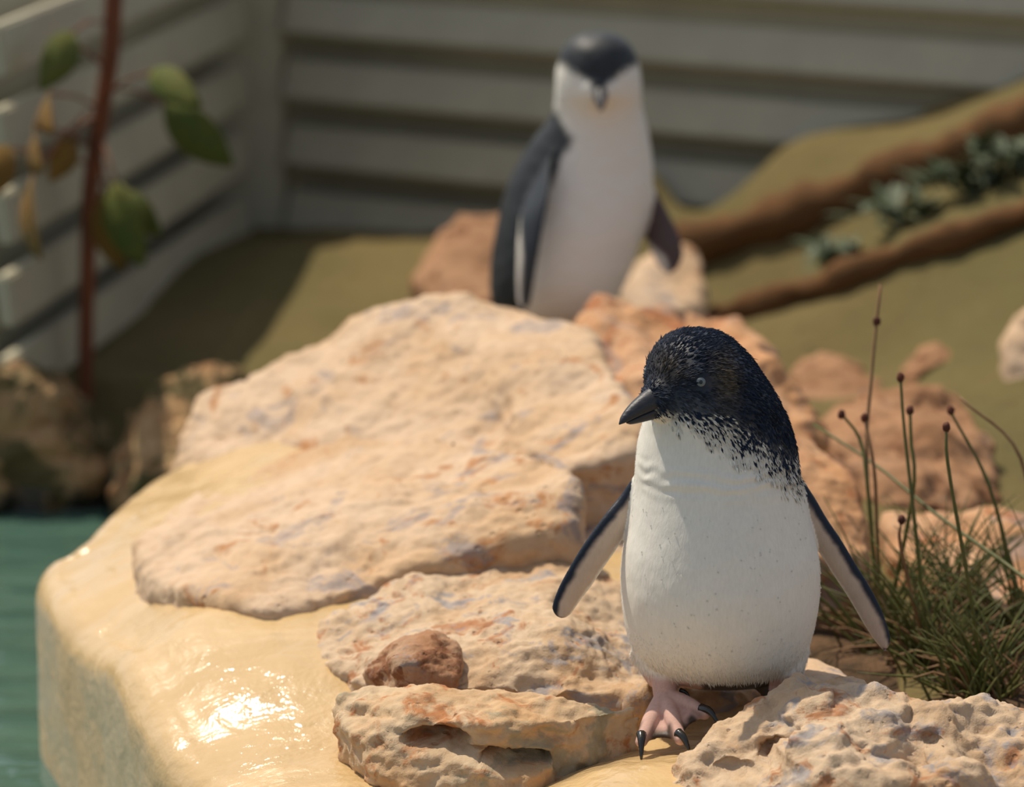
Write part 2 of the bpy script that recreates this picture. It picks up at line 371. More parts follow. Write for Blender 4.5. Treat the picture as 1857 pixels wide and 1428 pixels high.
# ------------------------------------------------------------------ rocks
def rock(name, label, hulls, mat, voxel=.004, smooth=12, amp=(.012, .006, .003), fr=(7, 22, 70), seed=1, dents=(), cat='rock', group=None, pits=0.0, strata=0.0):
    parts = [hull([tuple(p) for p in h]) for h in hulls]
    V, Fc = evalmesh(*join(parts), voxel); E = edges_of(Fc); V = lap(V, E, smooth, .6); N = normals(V, Fc)
    hb = fbm(V*np.array([1, 1, 1.5])+.02*np.stack([fbm(V, 12, 2, seed+60+k) for k in range(3)], 1), fr[1]*.6, 4, seed+50); q_ = hb*4.0; fl_ = np.floor(q_); q_ = (fl_+sstep(.25, .75, q_-fl_))/4.0
    d = amp[0]*fbm(V, fr[0], 3, seed)+amp[1]*(.9*q_+.35*hb+.25*ridged(V, fr[1], 2, seed+70))
    V = V+N*d[:, None]; N = normals(V, Fc)
    P = V*np.array([1, 1, 1.7])
    d = amp[2]*fbm(P, fr[2], 3, seed+90, .6)
    if pits: d -= pits*sstep(.38, .12, worley(V, 55, seed))*sstep(-.05, .25, fbm(V, 14, 2, seed+7))
    if strata: d += strata*perlin(np.c_[V[:, 0]*6, V[:, 1]*6, V[:, 2]*110+3*fbm(V, 9, 2, seed+4)], seed+3)
    V = V+N*d[:, None]
    for c, r, push in dents:
        w = np.clip(1-(((V-np.asarray(c))/np.asarray(r))**2).sum(1), 0, 1); w = sstep(0, .45, w)
        V = V+w[:, None]*np.asarray(push)*(1+0.25*fbm(V, 60, 2, seed+8))[:, None]
    V = lap(V, E, 1, .35)
    c = (V.min(0)+V.max(0))/2; c[2] = V[:, 2].min()
    return tag(mesh_obj(name, V, Fc, mat, loc=c), label, cat, group)
Z = lambda px, py, z: atz(px, py, z)
Yp = lambda px, py, y: aty(px, py, y)
def base(pts, z): return [np.array([p[0], p[1], z]) for p in pts]

# upper slab
t = [Z(298, 828, -.008), Yp(310, 788, .86), Yp(345, 760, .90), Yp(360, 712, .93), Yp(430, 686, .95), Yp(560, 628, .96), Yp(650, 584, .95), Yp(760, 549, .93), Yp(850, 538, .90), Yp(940, 554, .87),
     Yp(1010, 580, .83), Yp(1065, 622, .76), Z(430, 842, .004), Z(600, 840, .025), Z(720, 830, .04), Z(900, 845, .055)]
t2 = [Yp(850, 545, .90), Yp(1000, 577, .83), Yp(1065, 620, .76), Yp(1118, 690, .64), Yp(1162, 770, .52), Yp(1150, 815, .47), Yp(1075, 840, .44), Yp(1000, 860, .43), Z(900, 845, .055), Yp(900, 700, .70)]
bk = [p+np.array([0, .13, -.08]) for p in t[2:12]]
rock('limestone_slab', 'broad pale limestone slab with rounded ridge, below the standing rear penguin', [t+bk+base(t, -.08), t2+base(t2, -.08)], M['slab'], .0040, 6, (.016, .011, .0026), (5, 15, 75), seed=3)
# lower slab
t = [Z(240, 966, -.008), Z(258, 1034, -.010), Z(330, 1072, -.004), Z(420, 1094, .0), Z(495, 1108, .0), Z(600, 1078, .004), Z(700, 1050, .012), Z(430, 840, .014), Z(600, 800, .050), Z(380, 920, .016), Z(480, 980, .026), Z(700, 900, .055)]
t2 = [Z(600, 1078, .004), Z(700, 1050, .012), Z(900, 1000, .03), Z(1032, 950, .062), Z(1045, 880, .088), Z(1010, 835, .096), Z(800, 790, .082), Z(600, 800, .052), Z(1050, 1045, .010), Z(900, 1030, .012), Z(700, 900, .058)]
rock('limestone_slab', 'low pale limestone slab with scalloped edge set into the cream rim', [t+base(t, -.08), t2+base(t2, -.08)], M['slab'], .0038, 5, (.010, .009, .0025), (6, 16, 80), seed=11)
# shaded rock right of slabs, behind penguin
t = [Z(1050, 1060, -.004), Z(1200, 1066, -.004), Z(1040, 900, .016), Z(1300, 900, .016), Z(1080, 800, .05), Z(1250, 800, .05), Z(1180, 750, .06)]
rock('limestone_block', 'grey shaded limestone block between the slabs and the front penguin', [t+base(t, -.09)], M['slab'], .004, 5, (.008, .012, .003), seed=17)
# front plate
t = [Z(566, 1190, -.02), Z(582, 1132, -.006), Z(700, 1062, .01), Z(850, 1014, .022), Z(1000, 1000, .028), Z(1090, 1062, .012), Z(1165, 1066, .002), Z(1165, 1264, -.020), Z(1000, 1248, -.008), Z(760, 1246, -.014), Z(640, 1236, -.022),
     Z(900, 1120, .02), Z(1000, 1140, .022)]
t2 = [Z(1150, 1064, -.004), Z(1330, 1090, -.016), Z(1440, 1222, -.028), Z(1330, 1280, -.032), Z(1140, 1268, -.020), Z(1250, 1236, -.022)]
rock('limestone_plate', 'buff pitted limestone plate under the walking penguin, cream rim around its front', [t+base(t, -.08), t2+base(t2, -.08)], M['crag'], .0030, 5, (.007, .009, .003), (7, 24, 85), seed=23, pits=.002,
     dents=[(Z(1085, 1270, -.012), (.022, .012, .012), (0, .012, -.012)), (Z(975, 1228, 0), (.03, .02, .02), (0, .004, -.008))])
# knob
t = [Z(655, 1225, -.016), Z(690, 1172, .012), Z(740, 1143, .024), Z(800, 1148, .022), Z(838, 1180, .012), Z(830, 1235, -.006), Z(740, 1238, -.008), Z(720, 1200, .014)]
rock('small_boulder', 'small rust brown rough knob rising from the buff plate', [t+base(t, -.06)], M['knob'], .0025, 8, (.004, .005, .002), (14, 45, 130), seed=29, pits=.002)
# ledge
t = [Z(607, 1300, -.03), Z(612, 1262, -.010), Z(660, 1244, -.004), Z(800, 1252, .002), Z(1000, 1262, .0), Z(1150, 1284, -.010), Z(1165, 1306, -.022), Z(1080, 1326, -.026), Z(740, 1300, -.006), Z(900, 1318, -.008), Z(1000, 1310, -.010)]
t2 = [Yp(735, 1312, -.088), Yp(830, 1345, -.10), Yp(990, 1372, -.098), Yp(1000, 1330, -.085), Yp(740, 1430, -.125), Yp(700, 1370, -.10), Yp(960, 1440, -.125), Yp(1000, 1385, -.095), Yp(660, 1365, -.085), Yp(640, 1330, -.07), Yp(750, 1480, -.14), Yp(940, 1490, -.14)]
rock('limestone_ledge', 'ochre layered limestone ledge with dark slots in its front face', [t+base(t, -.09), t2+base(t[:5], -.03)+base(t2, -.11)], M['ledge'], .0025, 4, (.005, .007, .003), (9, 26, 85), seed=37, strata=.0028, pits=.002,
     dents=[(Yp(790, 1345, -.10), (.032, .03, .010), (0, .030, .004)), (Yp(935, 1382, -.105), (.036, .03, .009), (0, .034, .003)), (Yp(860, 1365, -.10), (.03, .03, .006), (0, .015, .002))])
# crag front right
t = [Yp(1235, 1440, -.17), Yp(1262, 1368, -.14), Yp(1310, 1338, -.13), Yp(1316, 1300, -.12), Yp(1378, 1258, -.11), Yp(1500, 1262, -.14), Yp(1480, 1330, -.20), Yp(1420, 1440, -.24), Yp(1300, 1500, -.24)]
t2 = [Yp(1380, 1258, -.11), Yp(1432, 1256, -.10), Yp(1442, 1232, -.09), Yp(1475, 1226, -.08), Yp(1545, 1236, -.08), Yp(1600, 1262, -.09), Yp(1640, 1262, -.10), Yp(1700, 1290, -.10), Yp(1600, 1330, -.20), Yp(1480, 1330, -.21), Yp(1440, 1440, -.26), Yp(1660, 1440, -.26), Yp(1560, 1270, .0)]
t3 = [Yp(1640, 1258, -.10), Yp(1700, 1290, -.10), Yp(1750, 1316, -.10), Yp(1800, 1312, -.10), Yp(1860, 1316, -.09), Yp(1980, 1330, -.08), Yp(1700, 1400, -.24), Yp(1980, 1420, -.2), Yp(1650, 1450, -.26), Yp(1950, 1500, -.26), Yp(1800, 1330, .02)]
t4 = [Yp(1500, 1225, .02), Yp(1460, 1190, .12), Yp(1530, 1215, .08), Yp(1560, 1240, .0), Yp(1440, 1240, .0)]
rock('limestone_crag', 'rough buff limestone crag full of lumps and hollows in front of the grass', [t+base(t, -.12), t2+base(t2, -.12), t3+base(t3, -.12)], M['crag'], .0028, 4, (.016, .012, .004), (13, 22, 70), seed=43, pits=.003,
     dents=[(Yp(1400, 1365, -.19), (.022, .03, .014), (.0, .022, .0)), (Yp(1560, 1425, -.24), (.03, .03, .012), (0, .022, 0)), (Yp(1320, 1400, -.20), (.03, .03, .012), (0, .012, 0)), (Yp(1690, 1350, -.2), (.02, .03, .01), (0, .012, -.002))])
rock('limestone_chip', 'smooth pale stone tapering behind the penguin, beside the crag', [t4+base(t4, -.08)], M['slab'], .003, 14, (.004, .002, .001), seed=47)
# orange boulder behind penguin head
t = [Yp(1042, 585, 1.02), Yp(1072, 552, 1.05), Yp(1112, 546, 1.05), Yp(1150, 566, 1.04), Yp(1150, 720, .80), Yp(1060, 640, .90)]
t2 = [Yp(1130, 560, 1.05), Yp(1230, 584, 1.06), Yp(1292, 572, 1.08), Yp(1335, 582, 1.06), Yp(1385, 625, 1.0), Yp(1430, 685, .92), Yp(1462, 742, .85), Yp(1490, 800, .78), Yp(1300, 780, .68), Yp(1150, 740, .72), Yp(1400, 800, .7)]
bk = [p+np.array([0, .12, -.1]) for p in t2[:7]]
rock('limestone_boulder', 'orange tinged limestone boulder behind the front penguin head', [t+base(t, -.1)+[p+np.array([0, .025, -.08]) for p in t[:4]], t2+bk+base(t2, -.1)], M['orange'], .0045, 6, (.014, .016, .003), seed=53)
# pale rock right of penguin body
t = [Yp(1400, 770, .52), Yp(1470, 780, .55), Yp(1530, 850, .50), Yp(1565, 890, .46), Yp(1580, 1000, .38), Yp(1545, 1020, .36), Yp(1400, 1000, .36), Yp(1400, 900, .40)]
rock('limestone_boulder', 'smooth tan boulder behind the wing on the grass side of the penguin', [t+base(t, -.1)], M['orange'], .004, 12, (.010, .006, .002), seed=59)
# right-hand rocks behind grass
t = [Yp(1490, 740, 1.05), Yp(1560, 705, 1.1), Yp(1680, 700, 1.1), Yp(1750, 730, 1.08), Yp(1800, 790, 1.0), Yp(1820, 900, .85), Yp(1700, 925, .78), Yp(1560, 900, .78), Yp(1480, 850, .85)]
rock('limestone_boulder', 'brown weathered boulder behind the grass seed heads', [t+base(t, -.12)], M['brown'], .0055, 7, (.016, .014, .004), (8, 20, 60), seed=61)
t = [Yp(1430, 690, 1.45), Yp(1445, 650, 1.5), Yp(1490, 638, 1.5), Yp(1570, 660, 1.5), Yp(1610, 700, 1.42), Yp(1600, 760, 1.3), Yp(1450, 740, 1.35)]
rock('limestone_boulder', 'small orange brown rock on the sand beyond the brown boulder', [t+base(t, -.14)], M['brown'], .006, 8, (.012, .012, .003), seed=67)
t = [Yp(1690, 960, .62), Yp(1760, 925, .66), Yp(1860, 935, .66), Yp(1950, 960, .6), Yp(1950, 1100, .42), Yp(1720, 1090, .42), Yp(1640, 1020, .5), Yp(1600, 925, .60)]
rock('limestone_boulder', 'pale low boulder showing through the rush blades', [t+base(t, -.1)], M['orange'], .0055, 8, (.014, .012, .003), seed=71)
t = [Yp(1640, 665, 1.42), Yp(1690, 630, 1.45), Yp(1780, 620, 1.45), Yp(1800, 700, 1.35), Yp(1780, 760, 1.28), Yp(1660, 740, 1.32)]
rock('limestone_boulder', 'dusky brown hollow rock on the sand beside the beige rock', [t+base(t, -.14)], M['brown'], .006, 8, (.012, .012, .003), seed=73,
     dents=[(Yp(1735, 690, 1.34), (.05, .06, .045), (0, .06, 0))])
t = [Yp(1815, 700, 1.25), Yp(1822, 600, 1.3), Yp(1870, 545, 1.35), Yp(1990, 560, 1.35), Yp(1990, 760, 1.2), Yp(1840, 790, 1.2)]
rock('limestone_boulder', 'tall beige rock at the edge of the sandy slope', [t+base(t, -.14)], M['slab'], .007, 10, (.012, .010, .003), seed=79)
t = [Yp(1120, 560, 1.75), Yp(1150, 470, 1.85), Yp(1210, 430, 1.9), Yp(1270, 460, 1.85), Yp(1285, 540, 1.75), Yp(1200, 590, 1.7)]
rock('limestone_boulder', 'beige rock under the outstretched wing of the rear penguin', [t+base(t, -.14)], M['slab'], .007, 10, (.012, .010, .003), seed=83)
t = [Yp(745, 520, 1.85), Yp(770, 440, 1.95), Yp(830, 385, 2.0), Yp(930, 375, 2.0), Yp(980, 420, 1.95), Yp(960, 540, 1.8), Yp(820, 560, 1.75)]
rock('limestone_boulder', 'brown sandy rock behind the back of the rear penguin', [t+base(t, -.14)], M['brown'], .007, 12, (.012, .010, .003), seed=89)
# mossy rocks on the pool edge
t = [Yp(-15, 650, 1.54), Yp(25, 655, 1.55), Yp(62, 682, 1.59), Yp(112, 690, 1.71), Yp(152, 722, 1.67), Yp(190, 765, 1.63), Yp(210, 812, 1.59), Yp(185, 850, 1.53), Yp(60, 850, 1.51), Yp(-60, 830, 1.50)]
rock('mossy_rock', 'mossy weathered rock with dark wet foot, at the pool edge beyond the cream rim', [t+base(t, -.33)], M['mossy'], .005, 7, (.012, .014, .005), (9, 24, 60), seed=97, pits=.004)
t = [Yp(232, 800, 1.53), Yp(250, 735, 1.55), Yp(278, 688, 1.57), Yp(340, 662, 1.59), Yp(430, 670, 1.59), Yp(520, 720, 1.57), Yp(480, 850, 1.42), Yp(250, 860, 1.42)]
t2 = [Yp(205, 800, 1.57), Yp(235, 735, 1.59), Yp(255, 745, 1.57), Yp(250, 880, 1.42), Yp(200, 870, 1.47)]
rock('mossy_rock', 'mossy orange topped rock tucked against the pale upper slab', [t+base(t, -.33), t2+base(t2, -.33)], M['mossy'], .005, 6, (.012, .014, .005), (9, 24, 60), seed=101, pits=.004)

# ------------------------------------------------------------------ fences
def box(L_, w, h):
    V = [(x, y, z) for x in (0, L_) for y in (-w/2, w/2) for z in (-h/2, h/2)]
    return V, [(0, 1, 3, 2), (4, 6, 7, 5), (0, 4, 5, 1), (2, 3, 7, 6), (0, 2, 6, 4), (1, 5, 7, 3)]
def bev_box(L_, w, h, b=.004):
    bm = bmesh.new(); V, Fc = box(L_, w, h); vs_ = [bm.verts.new(v) for v in V]
    for f in Fc: bm.faces.new([vs_[i] for i in f])
    bmesh.ops.recalc_face_normals(bm, faces=bm.faces)
    bmesh.ops.bevel(bm, geom=list(bm.edges), offset=b, segments=2, affect='EDGES'); bm.verts.index_update()
    r = ([tuple(v.co) for v in bm.verts], [tuple(v.index for v in f.verts) for f in bm.faces]); bm.free(); return r
corner = atz(462, 405, -.13)
def fence(name, label, ang, length, start, nsl, mslat, zoff, tilt, pitch=.110, hgt=.068):
    root = thing(name, label, 'fence', (corner[0], corner[1], -.16)); root.rotation_euler = (0, 0, ang)
    V, Fc = bev_box(length, .022, hgt); first = None
    for k in range(nsl):
        if first is None:
            first = mesh_obj('slat', V, Fc, mslat, root, smooth=False); o = first
        else:
            o = first.copy(); COL.objects.link(o); o.parent = root
        o.location = (start, 0, zoff+k*pitch); o.rotation_euler = (tilt, 0, 0)
    V, Fc = bev_box(length, .02, nsl*pitch+.1); o = mesh_obj('backing_sun_block', V, Fc, M['slat'], root, smooth=False); o.location = (start-.03, .075, nsl*pitch/2)  # board added behind the slats to keep sun from shining through the gaps
    return root
A_BACK = -math.radians(31)
fb = fence('slat_fence', 'sage grey slat fence with dark gaps behind the rear penguin', A_BACK, 3.2, .07, 6, M['slat'], .059, -math.radians(17))
# left fence: local +x runs from the corner toward the camera-left
A_LEFT = math.atan2(-math.cos(math.radians(9.8)), -math.sin(math.radians(9.8)))
fl = fence('slat_fence', 'slat fence in shade behind the red stemmed sapling', A_LEFT, 1.29, .075, 5, M['slat'], .059, math.radians(8))
for c in fl.children:
    if c.name.startswith('backing'): c.location.y = -.075; c.location.x = -.04  # added board runs past the post to stop sun leaking at the corner
V, Fc = bev_box(.85, .125, .10, .006); V = [(v[1], v[2], v[0]) for v in V]; Fc = [tuple(reversed(f)) for f in Fc]
p = mesh_obj('fence_post', V, Fc, M['slat'], loc=(0, 0, 0), smooth=False); p.location = (corner[0], corner[1]+.02, -.2); p.rotation_euler = (0, 0, A_BACK*.4)
tag(p, 'square corner post joining the two slat fences', 'post')

# ------------------------------------------------------------------ logs, herbs, sapling
def logm(name, label, pts, r, seed):
    c = spline(pts, 40); rr = r*(1+.18*np.sin(np.arange(40)*.7+seed)+.1*np.sin(np.arange(40)*1.9))
    V, Fc = tube([Vector(p) for p in c], rr, 14); V = np.array([tuple(v) for v in V]); V += .006*np.stack([fbm(V, 25, 3, seed+k) for k in range(3)], 1)
    tag(mesh_obj(name, V, Fc, M['log'], loc=c[0]), label, 'log')
logm('fallen_log', 'thick brown log lying high across the sandy slope', LOG1, .034, 1)
logm('fallen_log', 'thinner reddish log lying low across the sandy slope', LOG2, .020, 4)
rng = random.Random(4)
def leaf(c, L_, w, yaw, pitch, roll=0, n=6, curl=.3):
    R = Matrix.Rotation(yaw, 3, 'Z')@Matrix.Rotation(pitch, 3, 'Y')@Matrix.Rotation(roll, 3, 'X'); V = []; Fc = []
    for i in range(n+1):
        t = i/n; ww = w*math.sin(math.pi*min(.98, t*.95+.03))**.8; zz = -curl*L_*t*t
        for s in (-1, 0, 1): V.append(Vector(c)+R@Vector((L_*t, s*ww, zz+(.25*ww if s else 0))))
    for i in range(n):
        for j in range(2): Fc.append((i*3+j, i*3+j+1, i*3+j+4, i*3+j+3))
    return V, Fc
def solid(o, t): md = o.modifiers.new('thickness', 'SOLIDIFY'); md.thickness = t
for k, (px, py, Yd, s) in enumerate([(1420, 470, 1.98, 1), (1520, 430, 1.94, 1.1), (1330, 510, 2.0, .9), (1640, 390, 1.9, 1.2), (1760, 345, 1.85, 1.2), (1850, 300, 1.82, 1.3)]):
    g = aty(px, py, Yd); gz = float(ground_z([[g[0], g[1]]])[0]); parts = []
    for i in range(46):
        a = rng.uniform(0, 6.28); rr = rng.uniform(0, .05)*s
        parts.append(leaf((g[0]+math.cos(a)*rr, g[1]+math.sin(a)*rr*.7, gz+rng.uniform(0, .02)), rng.uniform(.03, .055)*s, .007*s, rng.uniform(0, 6.28), -rng.uniform(.2, 1.1)))
    V, Fc = join(parts); o = mesh_obj('ground_herb', [tuple(v) for v in V], Fc, M['herb'], loc=(g[0], g[1], gz))
    tag(o, 'dark green herb clump growing on the sand between the thick and the thin log', 'plant', 'herbs between the logs')
sb = aty(152, 700, 1.80); gz = float(ground_z([[sb[0], sb[1]]])[0])
sap = thing('sapling', 'red stemmed sapling with drooping olive and amber leaves before the shaded fence', 'plant', (sb[0], sb[1], gz))
st = [np.array([sb[0], sb[1], gz])]+[aty(px, py, 1.80) for px, py in ((156, 600), (160, 450), (163, 350), (180, 230), (200, 100), (206, 0), (212, -120))]
c = spline(st, 40); V, Fc = tube([Vector(p-st[0]) for p in c], np.linspace(.010, .013, 40), 10); mesh_obj('stem', [tuple(v) for v in V], Fc, M['stem'], sap)
for k, (px, py, ax, ay, L_, w, mt) in enumerate([(190, 40, 130, 60, .085, .020, 'leaf'), (196, 130, 120, 75, .07, .016, 'leaf'), (185, 200, 90, 170, .08, .018, 'leafo'), (170, 270, 70, 230, .10, .022, 'leafo'), (168, 300, 20, 270, .11, .022, 'leafo'),
        (175, 240, 210, 330, .10, .024, 'leaf'), (178, 250, 190, 350, .09, .022, 'leafo'), (190, 160, 300, 190, .10, .024, 'leaf'), (185, 180, 275, 130, .09, .018, 'leaf'), (180, 210, 130, 250, .06, .016, 'leafo'), (165, 330, 225, 350, .07, .018, 'leaf'), (160, 200, 60, 320, .11, .02, 'leafo')]):
    a = aty(px, py, 1.80)-st[0]; b = aty(ax, ay, 1.50 if ax < 100 else 1.66+.03*(k % 4))-st[0]; d = b-a
    yaw = math.atan2(d[1], d[0]); pit = math.atan2(-d[2], math.hypot(d[0], d[1])); V, Fc = leaf(b, L_*1.15, w*1.25, yaw, min(pit+.5, 1.5), rng.choice((-1, 1))*rng.uniform(.7, 1.4))
    lf = mesh_obj('leaf', [tuple(v) for v in V], Fc, M[mt], sap); solid(lf, .0008)
    V, Fc = tube([a, (a+b)/2+np.array([0, 0, .008]), b], .0022, 6); mesh_obj('leaf_stalk', [tuple(v) for v in V], Fc, M['stem'], lf)

# ------------------------------------------------------------------ rushes
def rush(base_pt, label, nb, spread, hmin, hmax, stems, seed, lean=0.0):
    rg = random.Random(seed); root = thing('rush_tuft', label, 'grass', tuple(base_pt), 'rush tufts beside the rocks'); root['group'] = 'rush tufts beside the rocks'
    for nm, mt, n in (('green_blades', 'blade', nb), ('dry_blades', 'dry', nb//2)):
        parts = []
        for i in range(n):
            a = rg.uniform(0, 6.28); r0 = abs(rg.gauss(0, .4))*spread; h = rg.uniform(hmin, hmax)*(.7 if mt == 'dry' else 1); tilt = rg.gauss(0, .35)+lean; ta = rg.gauss(0, .3); bend = rg.uniform(.0, .5)*(1 if tilt > 0 else -1)*(2 if mt == 'dry' else 1)
            p0 = np.array([math.cos(a)*r0, math.sin(a)*r0, -.01]); pts = []
            for k in range(5):
                t = k/4; an = tilt+bend*t; pts.append(p0+np.array([math.sin(an)*h*t, math.sin(ta)*h*t*.6, math.cos(an)*h*t*(.85 if abs(an) > 1 else 1)]))
            parts.append(tube(pts, [.0016, .0015, .0013, .0009, .0003], 4))
        V, Fc = join(parts); o = mesh_obj(nm, V, Fc, M[mt], root); o['kind'] = 'stuff'
    for pl, hd, mt in stems:
        P = [np.asarray(p)-np.asarray(base_pt) for p in pl]; c = spline(P, 14)
        V, Fc = tube(c, np.linspace(.0022, .0014, 14), 6); s = mesh_obj('stem', [tuple(v) for v in V], Fc, M[mt], root)
        for h in hd:
            h = np.asarray(h)-np.asarray(base_pt); V, Fc = ellipsoid(h, (.0038, .0038, .0048), None, 10, 7); V = np.array([tuple(v) for v in V]); V += .0012*np.stack([perlin(V*500, 3+k) for k in range(3)], 1)
            mesh_obj('seed_head', V, Fc, M['seed'], s)
def gpt(px, Yd, dz=0.0):
    p = aty(px, 1100, Yd); return np.array([p[0], p[1], float(ground_z([[p[0], p[1]]])[0])+dz])
b1, b2, b3, b4, b5 = gpt(1600, .30), gpt(1690, .22), gpt(1790, .14), gpt(1870, .28), gpt(1720, .38)
S = lambda b, *q: [b]+[aty(x, y, Yd) for x, y, Yd in q]
rush(b1, 'upright green rush tuft beside the tan boulder, with the tallest straw coloured stem', 34, .035, .08, .17,
     [(S(b1, (1572, 850, .34), (1580, 690, .36), (1597, 515, .38)), [aty(1590, 583, .372)], 'dry'), (S(b1, (1655, 900, .26), (1652, 800, .27), (1650, 740, .28)), [aty(1650, 745, .28)], 'blade'),
      (S(b1, (1575, 900, .3), (1560, 800, .32), (1527, 752, .33)), [aty(1526, 752, .33)], 'blade'), (S(b1, (1590, 950, .28), (1585, 850, .28), (1568, 758, .3)), [aty(1568, 758, .3)], 'dry')], 5)
rush(b2, 'rush tuft with long dark green stems arching across the pale boulder', 50, .05, .07, .16,
     [([aty(1475, 770, .45), aty(1590, 845, .38), aty(1700, 935, .30), aty(1860, 1050, .2), aty(1900, 1100, .16), gpt(1950, .14)][::-1], [], 'blade'), (S(b2, (1660, 960, .22), (1640, 780, .24), (1633, 685, .25)), [aty(1633, 685, .25)], 'blade'), (S(b2, (1635, 1000, .2), (1634, 945, .2)), [aty(1635, 943, .2)], 'dry')], 6)
rush(b3, 'dense low rush tuft with straw blades right behind the crag', 90, .07, .05, .12, [(S(b3, (1760, 1080, .12), (1720, 850, .12), (1716, 775, .13)), [aty(1716, 775, .13)], 'blade')], 7, -.2)
rush(b4, 'rush tuft leaning over the pale low boulder', 60, .06, .09, .19, [(S(b4, (1800, 900, .28), (1720, 740, .3)), [aty(1724, 745, .3)], 'blade'), (S(b4, (1857, 850, .3), (1740, 720, .32)), [], 'dry')], 8, -.45)
rush(b5, 'sparse rush tuft between the brown boulder and the dense tuft', 36, .05, .07, .16, [(S(b5, (1640, 1020, .36), (1636, 1035, .36)), [], 'blade')], 9)
rush(gpt(1545, .13), 'short shaded rush tuft in the gap behind the penguin wing', 40, .05, .03, .09, [], 10, .5)

# ------------------------------------------------------------------ penguins
def loft_rings(rings, Yb, nseg=56, n=90, top=None):
    # rings rows: py, left px, right px, half depth, y offset
    R = spline(rings, n); V = []; info = []
    for py, l, r, ry, yo in R:
        cx = (l+r)/2; c = aty(cx, py, Yb+yo); a = aty(l, py, Yb+yo); rx = abs(c[0]-a[0]); info.append((c[2], c[0], rx, c[1], ry))
        for j in range(nseg):
            th = 2*math.pi*j/nseg; V.append((c[0]+rx*math.cos(th), c[1]+ry*math.sin(th), c[2]))
    Fc = grid_faces(n, nseg, True); Fc.append(tuple(reversed(range(nseg)))); Fc.append(tuple(range((n-1)*nseg, n*nseg)))
    return V, Fc, np.array(info)
def flipper(secs, Yd0, thick=.006, nseg=16):
    S_ = spline(secs, 30); V = []; lead = []; trail = []   # lead x,y  trail x,y  Y lead, Y trail
    for k, (lx, ly, tx, ty, ya, yb) in enumerate(S_):
        a = aty(lx, ly, Yd0+ya); b = aty(tx, ty, Yd0+yb); lead.append(a); trail.append(b); c = (a+b)/2; u = (b-a)/2; w = np.linalg.norm(u); u = u/w
        nrm = np.cross(u, np.array([0, 0, 1.])); ax = (S_[min(k+1, 29)]-S_[max(k-1, 0)]); nrm = np.array([-u[1], u[0], 0])
        nrm = nrm/max(np.linalg.norm(nrm), 1e-6) if abs(u[0])+abs(u[1]) > .05 else np.array([0, 1., 0])
        nrm = np.array([0, 1., 0])-u*u[1]; nrm /= np.linalg.norm(nrm); tt = min(thick*(1.25-.6*k/29), w)
        for j in range(nseg):
            th = 2*math.pi*j/nseg; V.append(c+u*w*math.cos(th)+nrm*tt*math.sin(th))
    Fc = grid_faces(30, nseg, True); Fc.append(tuple(reversed(range(nseg)))); Fc.append(tuple(range(29*nseg, 30*nseg)))
    return V, Fc, np.array(lead), np.array(trail)
def fixn(V, Fc):
    bm = bmesh.new(); vs_ = [bm.verts.new(tuple(v)) for v in V]
    for f in Fc:
        try: bm.faces.new([vs_[i] for i in f])
        except ValueError: pass
    bmesh.ops.recalc_face_normals(bm, faces=bm.faces); bm.verts.index_update()
    r = ([tuple(v.co) for v in bm.verts], [tuple(v.index for v in f.verts) for f in bm.faces]); bm.free(); return r
def foot(ank, heel, toes, pad=.0056):
    parts = [tube([ank, (np.asarray(ank)+heel)/2, heel], [.0135, .0115, .0105], 14)]
    for t in toes:
        t = [np.asarray(p) for p in t]; c = spline([heel]+t, 9); parts.append(tube(c, np.linspace(.0088, pad, 9), 12, .9)); parts.append(ellipsoid(t[-1], (pad, pad, pad*.9), None, 12, 8))
    for a, b in zip(toes[:-1], toes[1:]):
        ca = spline([heel]+list(a), 9); cb = spline([heel]+list(b), 9); V = []; n = 11
        for k in range(9):
            for s in range(n):
                u = s/(n-1); p = ca[k]*(1-u)+cb[k]*u; sag = 1-.17*math.sin(math.pi*u)*(k/8)
                p = heel+(p-heel)*sag; V.append(p+np.array([0, 0, .0003-.0022*math.sin(math.pi*u)*k/8]))
        m = len(V); V2 = [p-np.array([0, 0, .0036]) for p in V]; Fc = grid_faces(9, n); Fc += [tuple(i+m for i in reversed(f)) for f in grid_faces(9, n)]
        loop = [s for s in range(n)]+[k*n+n-1 for k in range(1, 9)]+[8*n+s for s in range(n-2, -1, -1)]+[k*n for k in range(7, 0, -1)]
        for i in range(len(loop)):
            x, y = loop[i], loop[(i+1) % len(loop)]; Fc.append((y, x, x+m, y+m))
        parts.append((V+V2, Fc))
    return parts

